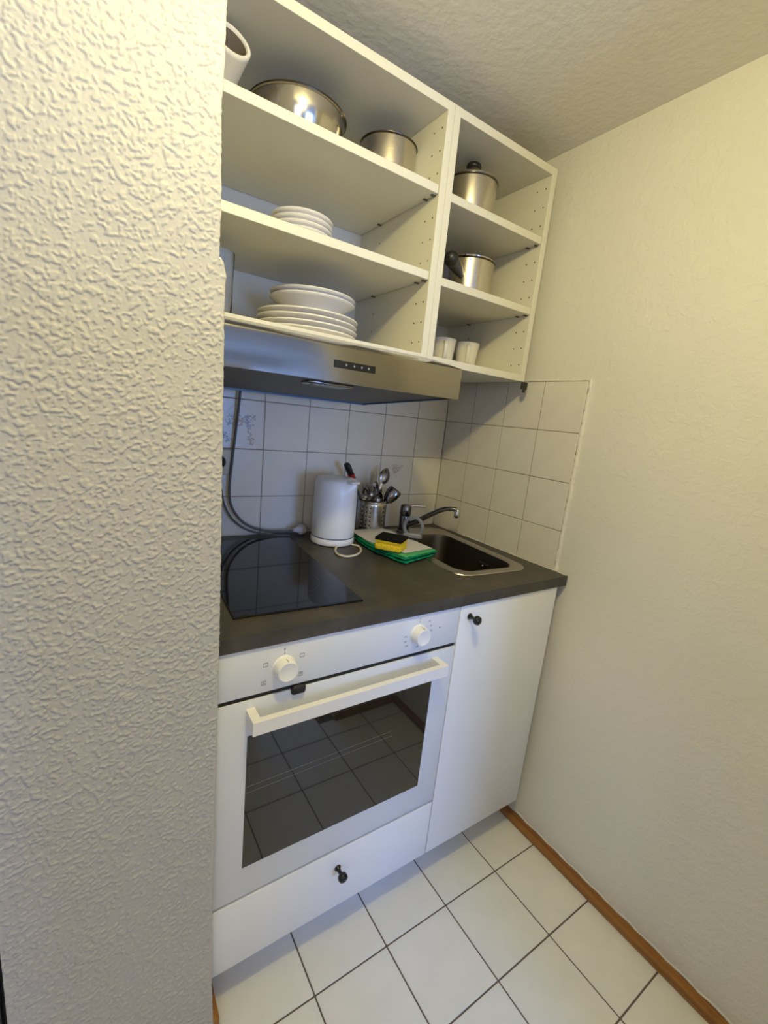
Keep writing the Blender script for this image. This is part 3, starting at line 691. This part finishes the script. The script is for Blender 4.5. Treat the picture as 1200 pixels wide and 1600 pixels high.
cutlery('fork', (-0.006, -0.020, 0.008), (-0.010, -0.006, 0.228), 0.9, 'fork with its tines highest in the middle of the cutlery holder')
cutlery('fork', (-0.030, 0.0, 0.008), (-0.030, -0.010, 0.205), 0.7, 'second fork from the left, tines up, left of the tallest fork in the holder')
cutlery('spoon', (0.010, 0.0, 0.008), (-0.052, -0.022, 0.175), 0.9, 'spoon leaning out at the left rim of the cutlery holder')
cutlery('spoon', (0.020, -0.018, 0.008), (0.002, -0.040, 0.165), 0.9, 'low spoon with its bowl just over the front rim of the holder')
cutlery('spoon', (0.0, 0.022, 0.008), (0.022, 0.020, 0.190), 1.2, 'spoon half hidden behind the largest spoon of the holder')
cutlery('spoon', (-0.022, -0.018, 0.008), (-0.020, -0.036, 0.182), 0.6, 'spoon standing between the forks and the front rim of the holder')
cutlery('fork', (0.012, 0.024, 0.008), (0.006, 0.014, 0.212), 1.1, 'fork right behind the tallest fork, next to the large spoon')

cutlery('spoon', (-0.010, -0.030, 0.008), (-0.040, -0.040, 0.150), 0.9, 'lowest spoon at the front left rim of the cutlery holder')
cutlery('fork', (0.024, 0.006, 0.008), (-0.044, -0.006, 0.186), 0.8, 'leftmost fork of the holder, next to the kettle')
cutlery('spoon', (-0.004, 0.030, 0.008), (0.046, 0.020, 0.168), 1.0, 'spoon behind the dark broad-bladed server')

# ------------------------------------------------------------------ cloth and sponge
def cloth_layer(name, corners, z0, th, m_, parent, off, wav=0.003, seed=1, nx=22, ny=30, curl=0.0, bulge=0.025):
    bm = new(); A, B, C_, D = [Vector((*c, 0)) for c in corners]; g = []
    for j in range(ny+1):
        row = []
        for i in range(nx+1):
            u_, v_ = i/nx, j/ny; p = (A*(1-u_)+B*u_)*(1-v_)+(D*(1-u_)+C_*u_)*v_
            e = min(u_, 1-u_, v_*1.0, 1-v_); n1 = noise.noise(Vector((p.x*22+seed*5, p.y*22, seed))); n2 = noise.noise(Vector((p.x*60, p.y*60+seed*3, seed)))
            p.x -= bulge*math.sin(PI*v_)*(1-u_)
            p.x += 0.004*n1; p.y += 0.004*n2
            p.z = z0+wav*n1+0.3*wav*n2-curl*max(0, 0.08-e)/0.08
            row.append(bm.verts.new(p))
        g.append(row)
    for j in range(ny):
        for i in range(nx): bm.faces.new((g[j][i], g[j][i+1], g[j+1][i+1], g[j+1][i]))
    ob = obj(name, bm, m_, parent, off=off, smooth=80)
    s_ = ob.modifiers.new('thickness', 'SOLIDIFY'); s_.thickness = th; s_.offset = -1
    b_ = ob.modifiers.new('soft edge', 'BEVEL'); b_.width = th*0.42; b_.segments = 2; b_.limit_method = 'ANGLE'; b_.angle_limit = 1.0
    return ob
o = Vector((-0.37, -0.25, ZW)); t = thing('dishcloth', 'folded green cloth with its white side on top, lying left of the sink', 'cloth', o)
c0 = [(-0.462, -0.115), (-0.330, -0.108), (-0.300, -0.376), (-0.452, -0.420)]
cloth_layer('fold', c0, ZW+.0095, .0050, green_m, t, o, .0012, 1)
cloth_layer('fold', [(x+dx, y+dy) for (x, y), (dx, dy) in zip(c0, ((.004, -.003), (-.002, 0), (-.010, .006), (.004, .012)))], ZW+.0145, .0046, green_m, t, o, .0016, 2)
cloth_layer('fold', [(x+dx, y+dy) for (x, y), (dx, dy) in zip(c0, ((.001, -.001), (0, 0), (.003, -.004), (-.002, .006)))], ZW+.0195, .0046, green_m, t, o, .0018, 3)
cloth_layer('fold', [(x+dx, y+dy) for (x, y), (dx, dy) in zip(c0, ((.006, 0), (0, -.120), (.0, 0), (.002, .008)))], ZW+.0240, .0038, light_green, t, o, .0016, 4)
cloth_layer('white_top', [(-0.464, -0.112), (-0.334, -0.106), (-0.312, -0.368), (-0.434, -0.386)], ZW+.0275, .0020, white_cloth, t, o, .0010, 5, bulge=0.028)
o = Vector((-0.451, -0.334, ZW+.0288)); t = thing('sponge', 'yellow sponge with a black scouring top lying on the folded cloth', 'sponge', o, math.radians(37))
bm = new(); L = [[(x, y, z) for x, y in rrect(hx, hy, .005, 4)] for hx, hy, z in ((.034, .0405, 0), (.0355, .042, .003), (.0355, .042, .013), (.0325, .0395, .018), (.0355, .042, .024), (.0355, .042, .028))]
rg = loop_mesh(bm, L); bm.faces.new(rg[-1]); bm.faces.new(rg[0][::-1]); obj('foam', bm, yellow_m, t, smooth=50)
bm = new(); bx(bm, -.0362, .0362, -.0428, .0428, .028, .0375, bev=.002, seg=2); obj('scouring_pad', bm, scrub_m, t, smooth=50)

# ------------------------------------------------------------------ cables, plug, socket
o = Vector((-0.85, -0.02, ZW)); t = thing('hood_cable', 'grey cable hanging from the cooker hood to a plug on the worktop', 'cable', o)
bm = new(); pts = [(-0.838, -0.022, 1.400), (-0.841, -0.018, 1.34), (-0.847, -0.014, 1.26), (-0.855, -0.014, 1.17), (-0.861, -0.016, 1.09), (-0.855, -0.018, 1.035), (-0.828, -0.022, 0.990), (-0.790, -0.026, 0.962), (-0.735, -0.032, 0.946), (-0.690, -0.036, 0.943), (-0.655, -0.040, 0.946)]
tube(bm, pts, .0040, 10, smooth=8); obj('cable', bm, cable_m, t, off=o, smooth=70)
bm = new(); lathe(bm, [(0, -.030), (.006, -.030), (.009, -.018), (.013, -.010), (.0185, -.004), (.0190, .010), (.0175, .013), (0, .013)], 24, T(-0.628, -0.044, 0.9505) @ R(math.radians(12), 'Z') @ R(PI/2, 'Y')); pg = obj('plug', bm, plug_m, t, off=o, smooth=40, label='round white plug')
bm = new()
for dy in (-.0095, .0095): tube(bm, [(-0.615, -0.041+dy, 0.9505), (-0.594, -0.037+dy, 0.9505)], .0023, 8)
obj('prong', bm, chrome, pg, off=o)
bm = new(); pts = [(-0.890, -0.012, 1.130), (-0.884, -0.012, 1.080), (-0.874, -0.014, 1.035), (-0.850, -0.018, 0.990), (-0.812, -0.024, 0.958), (-0.768, -0.030, 0.9415), (-0.715, -0.050, 0.9372), (-0.672, -0.062, 0.9372)]
tube(bm, pts, .0032, 10, smooth=8); q = obj('socket_cable', bm, cable_m, smooth=70); tag(q, 'second grey cable running down from the wall socket beside the hood cable', 'cable')
o = Vector((-0.890, 0.0, 1.168)); t = thing('wall_socket', 'white wall socket on the back tiles beside the pier', 'socket', o)
obj('cover_plate', box(-0.932, -0.852, -0.009, 0.0, 1.128, 1.208, bev=0.004, seg=3), socket_m, t, off=o, smooth=40)
bm = new(); lathe(bm, [(.0200, 0), (.0215, .0015), (.0225, 0)], 32, T(-0.892, -0.009, 1.168) @ R(PI/2, 'X')); obj('ring', bm, socket_m, t, off=o, smooth=60)
bm = new(); lathe(bm, [(0, .0003), (.0195, .0003)], 32, T(-0.892, -0.009, 1.168) @ R(PI/2, 'X')); obj('recess', bm, dark_gap, t, off=o)

# ------------------------------------------------------------------ crockery and pots
Z0, Z1, Z2 = ZU0+TH, SH[1], SH[0]
def shared(name, bm, m_, smooth=50):
    bmesh.ops.recalc_face_normals(bm, faces=bm.faces); me = bpy.data.meshes.new(name); bm.to_mesh(me); bm.free(); me.materials.append(m_); me.shade_smooth()
    try: me.set_sharp_from_angle(angle=math.radians(smooth))
    except Exception: pass
    return me
def place(me, name, loc, label, cat, group, rz=0):
    ob = bpy.data.objects.new(name, me); COL.objects.link(ob); ob.location = loc; ob.rotation_euler = (0, 0, rz); tag(ob, label, cat, group); return ob
def dish(R_, H, foot, well, th=.0035, seg=64):
    p = [(0, .0025), (foot-.003, .0025), (foot-.0025, 0), (foot, 0), (foot+.002, .003)]
    for k in range(1, 9):
        s_ = k/8; p.append((foot+.002+(R_-foot-.002)*s_, .003+(H-.003-th)*s_**well))
    p += [(R_+.0005, H-th*.5), (R_-.001, H)]
    for k in range(7, -1, -1):
        s_ = k/8; p.append((foot+(R_-foot)*s_-.001, .003+th+(H-.003-th)*s_**well))
    p.append((0, .003+th)); bm = new(); lathe(bm, p, seg); return bm
plate = shared('dinner_plate', dish(.134, .024, .075, 1.5), ceramic)
pos = ['lowest', 'second from the bottom', 'third from the bottom', 'uppermost']
for k in range(4):
    place(plate, 'dinner_plate', (-0.716+.002*(k % 2), -0.204, Z0+k*.0140), 'white dinner plate, %s of the four wide plates on the lowest shelf' % pos[k], 'plate', 'dinner plates on the lowest shelf', k)
zt = Z0+3*.0140+.0065
sp = shared('dessert_plate', dish(.104, .020, .062, 1.5), ceramic)
place(sp, 'dessert_plate', (-0.712, -0.204, zt+.001), 'smaller white plate between the dinner plates and the deep plates', 'plate', None)
deep = shared('deep_plate', dish(.1135, .050, .055, .75), ceramic)
zt += .0075
for k in range(2):
    place(deep, 'deep_plate', (-0.705, -0.206, zt+.002+k*.0125), 'white deep plate, the %s of the two on the plate pile' % ('lower', 'upper')[k], 'plate', 'deep plates on the plate pile')
small = shared('small_bowl', dish(.0775, .038, .038, .8), ceramic)
for k, s_ in enumerate(('lowest', 'second from the bottom', 'third from the bottom', 'second from the top', 'uppermost')):
    place(small, 'small_bowl', (-0.750, -0.212, Z1+k*.0128), 'small white bowl, %s of the five piled on the middle shelf' % s_, 'bowl', 'small bowls on the middle shelf')

def pot(name, label, loc, r, h, m_, lid=False, knob_black=False):
    o_ = Vector(loc); t_ = thing(name, label, 'pot', o_)
    bm = new(); lathe(bm, [(0, 0), (r-.006, 0), (r-.001, .004), (r, .010), (r, h-.004), (r+.0025, h-.002), (r+.003, h), (r+.001, h+.001), (r-.0015, h-.002), (r-.0015, .006), (0, .005)], 64); obj('pot_body', bm, m_, t_, smooth=40)
    bm = new(); lathe(bm, [(r+.0006, h-.0035), (r+.0034, h-.0015), (r+.0036, h+.0005), (r+.001, h+.0016)], 64); obj('rim', bm, mat('dark_rim', (0.10, 0.085, 0.07), 0.25, 1.0), t_, smooth=60)
    if lid:
        bm = new(); lathe(bm, [(r+.001, h+.002), (r+.0005, h+.006), (r*.8, h+.010), (r*.4, h+.013), (.0125, h+.015), (.0115, h+.036), (.018, h+.040), (0, h+.041)], 64); ld = obj('lid', bm, pan_m, t_, smooth=60)
        bm = new(); lathe(bm, [(0, 0), (.0165, 0), (.0205, .003), (.0215, .008), (.018, .014), (.010, .0175), (0, .018)], 28, T(0, 0, h+.0400)); obj('lid_knob', bm, black_m, ld, smooth=50)
    return t_, o_
bm_l = pot('saucepan', 'low stainless steel pot without a lid on the top shelf', (-0.538, -0.252, Z2), .0735, .113, pot_m)
t_, o_ = bm_l
bm = new(); tube(bm, [(.0735, -.018, .060), (.0915, -.014, .062), (.0915, .014, .062), (.0735, .018, .060)], .0035, 8, smooth=5); ob = obj('handle', bm, black_m, t_, smooth=60); ob.rotation_euler = (0, 0, math.radians(5))
pot('saucepan', 'taller lidded stainless steel pot with black lid knob on the narrow cabinet top shelf', (-0.279, -0.300, SH[0]-.004), .0730, .101, pot_m, lid=True)
t_, o_ = pot('saucepan', 'stainless steel pot with a thick black handle on the narrow cabinet middle shelf', (-0.200, -0.246, SH[1]-.004), .0770, .122, pot_m)
bm = new(); lathe(bm, [(.078, .1235), (.079, .1265), (.060, .132), (.03, .135), (0, .136)], 64); obj('lid', bm, pan_m, t_, smooth=60)
bm = new(); tube(bm, [(-.066, -.040, .070), (-.090, -.054, .074), (-.122, -.074, .078), (-.158, -.098, .078), (-.170, -.108, .076)], [.010, .015, .019, .021, .012], 16, smooth=5); obj('handle', bm, black_m, t_, smooth=60)

# mixing bowl on the top shelf
o = Vector((-0.780, -0.220, Z2)); t = thing('mixing_bowl', 'wide shallow stainless steel bowl on the top shelf of the wide cabinet', 'bowl', o)
bm = new(); p = [(0, .001), (.045, 0)]
for k in range(1, 10):
    a = k/9*PI/2; p.append((.045+.068*math.sin(a), .100*(1-math.cos(a))))
p += [(.1165, .1015), (.1175, .1035), (.1165, .105), (.114, .103)]
for k in range(9, 0, -1):
    a = k/9*PI/2; p.append((.044+.067*math.sin(a), .0015+.100*(1-math.cos(a))))
p.append((0, .0025)); lathe(bm, p, 72); obj('bowl_body', bm, pan_m, t, smooth=50)
bm = new(); lathe(bm, [(.1168, .1012), (.1180, .1035), (.1166, .1054)], 72); obj('rim', bm, mat('dark_bowl_rim', (0.09, 0.075, 0.06), 0.3, 1.0), t, smooth=60)

# white open cylinder lying tilted at the far left of the top shelf
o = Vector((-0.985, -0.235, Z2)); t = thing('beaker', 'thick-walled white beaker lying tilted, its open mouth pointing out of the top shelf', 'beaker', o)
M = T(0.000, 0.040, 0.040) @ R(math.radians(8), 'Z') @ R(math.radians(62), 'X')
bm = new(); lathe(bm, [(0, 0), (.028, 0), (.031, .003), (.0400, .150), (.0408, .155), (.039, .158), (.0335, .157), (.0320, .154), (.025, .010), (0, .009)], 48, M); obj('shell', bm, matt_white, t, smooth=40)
bm = new(); lathe(bm, [(.0318, .1535), (.0249, .0105), (0, .0095)], 48, M); obj('shaded_inside', bm, mat('brown_grey_shade', (0.20, 0.165, 0.13), 0.7), t, smooth=40)  # added inner surface, its dark colour stands in for the unlit inside

# mugs
def mug_body():
    bm = new(); lathe(bm, [(0, .004), (.026, .004), (.027, 0), (.030, 0), (.031, .003), (.0355, .05), (.041, .098), (.0415, .1), (.0400, .1012), (.0385, .1), (.033, .05), (.028, .008), (0, .007)], 48); return shared('mug_body', bm, ceramic)
def mug_handle():
    bm = new(); tube(bm, [(.037, 0, .084), (.050, 0, .088), (.060, 0, .076), (.060, 0, .054), (.050, 0, .036), (.033, 0, .030)], .0055, 10, smooth=6, flat=(.8, 1.25, Vector((1, 0, 0)))); return shared('mug_handle', bm, ceramic)
mb, mh = mug_body(), mug_handle()
for x, y, rz, lb in ((-0.121, -0.200, -128, 'white mug nearest the right wall on the lowest shelf of the narrow cabinet'), (-0.212, -0.182, -122, 'white mug in the middle of the lowest shelf of the narrow cabinet, handle outwards'), (-0.318, -0.196, -120, 'white mug half hidden behind the upright between the two wall cabinets')):
    t = thing('mug', lb, 'mug', (x, y, Z0), math.radians(rz), 'mugs on the lowest shelf')
    for nme, me in (('cup_body', mb), ('handle', mh)):
        ob = bpy.data.objects.new(nme, me); COL.objects.link(ob); ob.parent = t
# drinking glass left of the plates
bm = new(); lathe(bm, [(0, 0), (.027, 0), (.029, .003), (.031, .08), (.034, .150), (.0335, .1515), (.0325, .150), (.029, .08), (.026, .012), (0, .010)], 40)
q = obj('drinking_glass', bm, glassw, smooth=50); q.location = (-0.963, -0.262, Z0); tag(q, 'clear tall drinking glass at the left end of the lowest shelf', 'glass')
bm = new(); lathe(bm, [(0, 0), (.027, 0), (.029, .003), (.031, .08), (.034, .150), (.0335, .1515), (.0325, .150), (.029, .08), (.026, .012), (0, .010)], 40)

# ------------------------------------------------------------------ ceiling lamp (above the frame) around the bulb
o = Vector((LAMP[0], LAMP[1], CZ)); t = thing('ceiling_lamp', 'bare bulb holder on the ceiling above the viewer', 'lamp', o)
bm = new(); lathe(bm, [(0, 0), (.045, 0), (.045, -.020), (.006, -.030), (.004, -.050), (.017, -.055), (.017, -.078), (0, -.078)], 28); obj('socket', bm, knob_white, t, smooth=40)
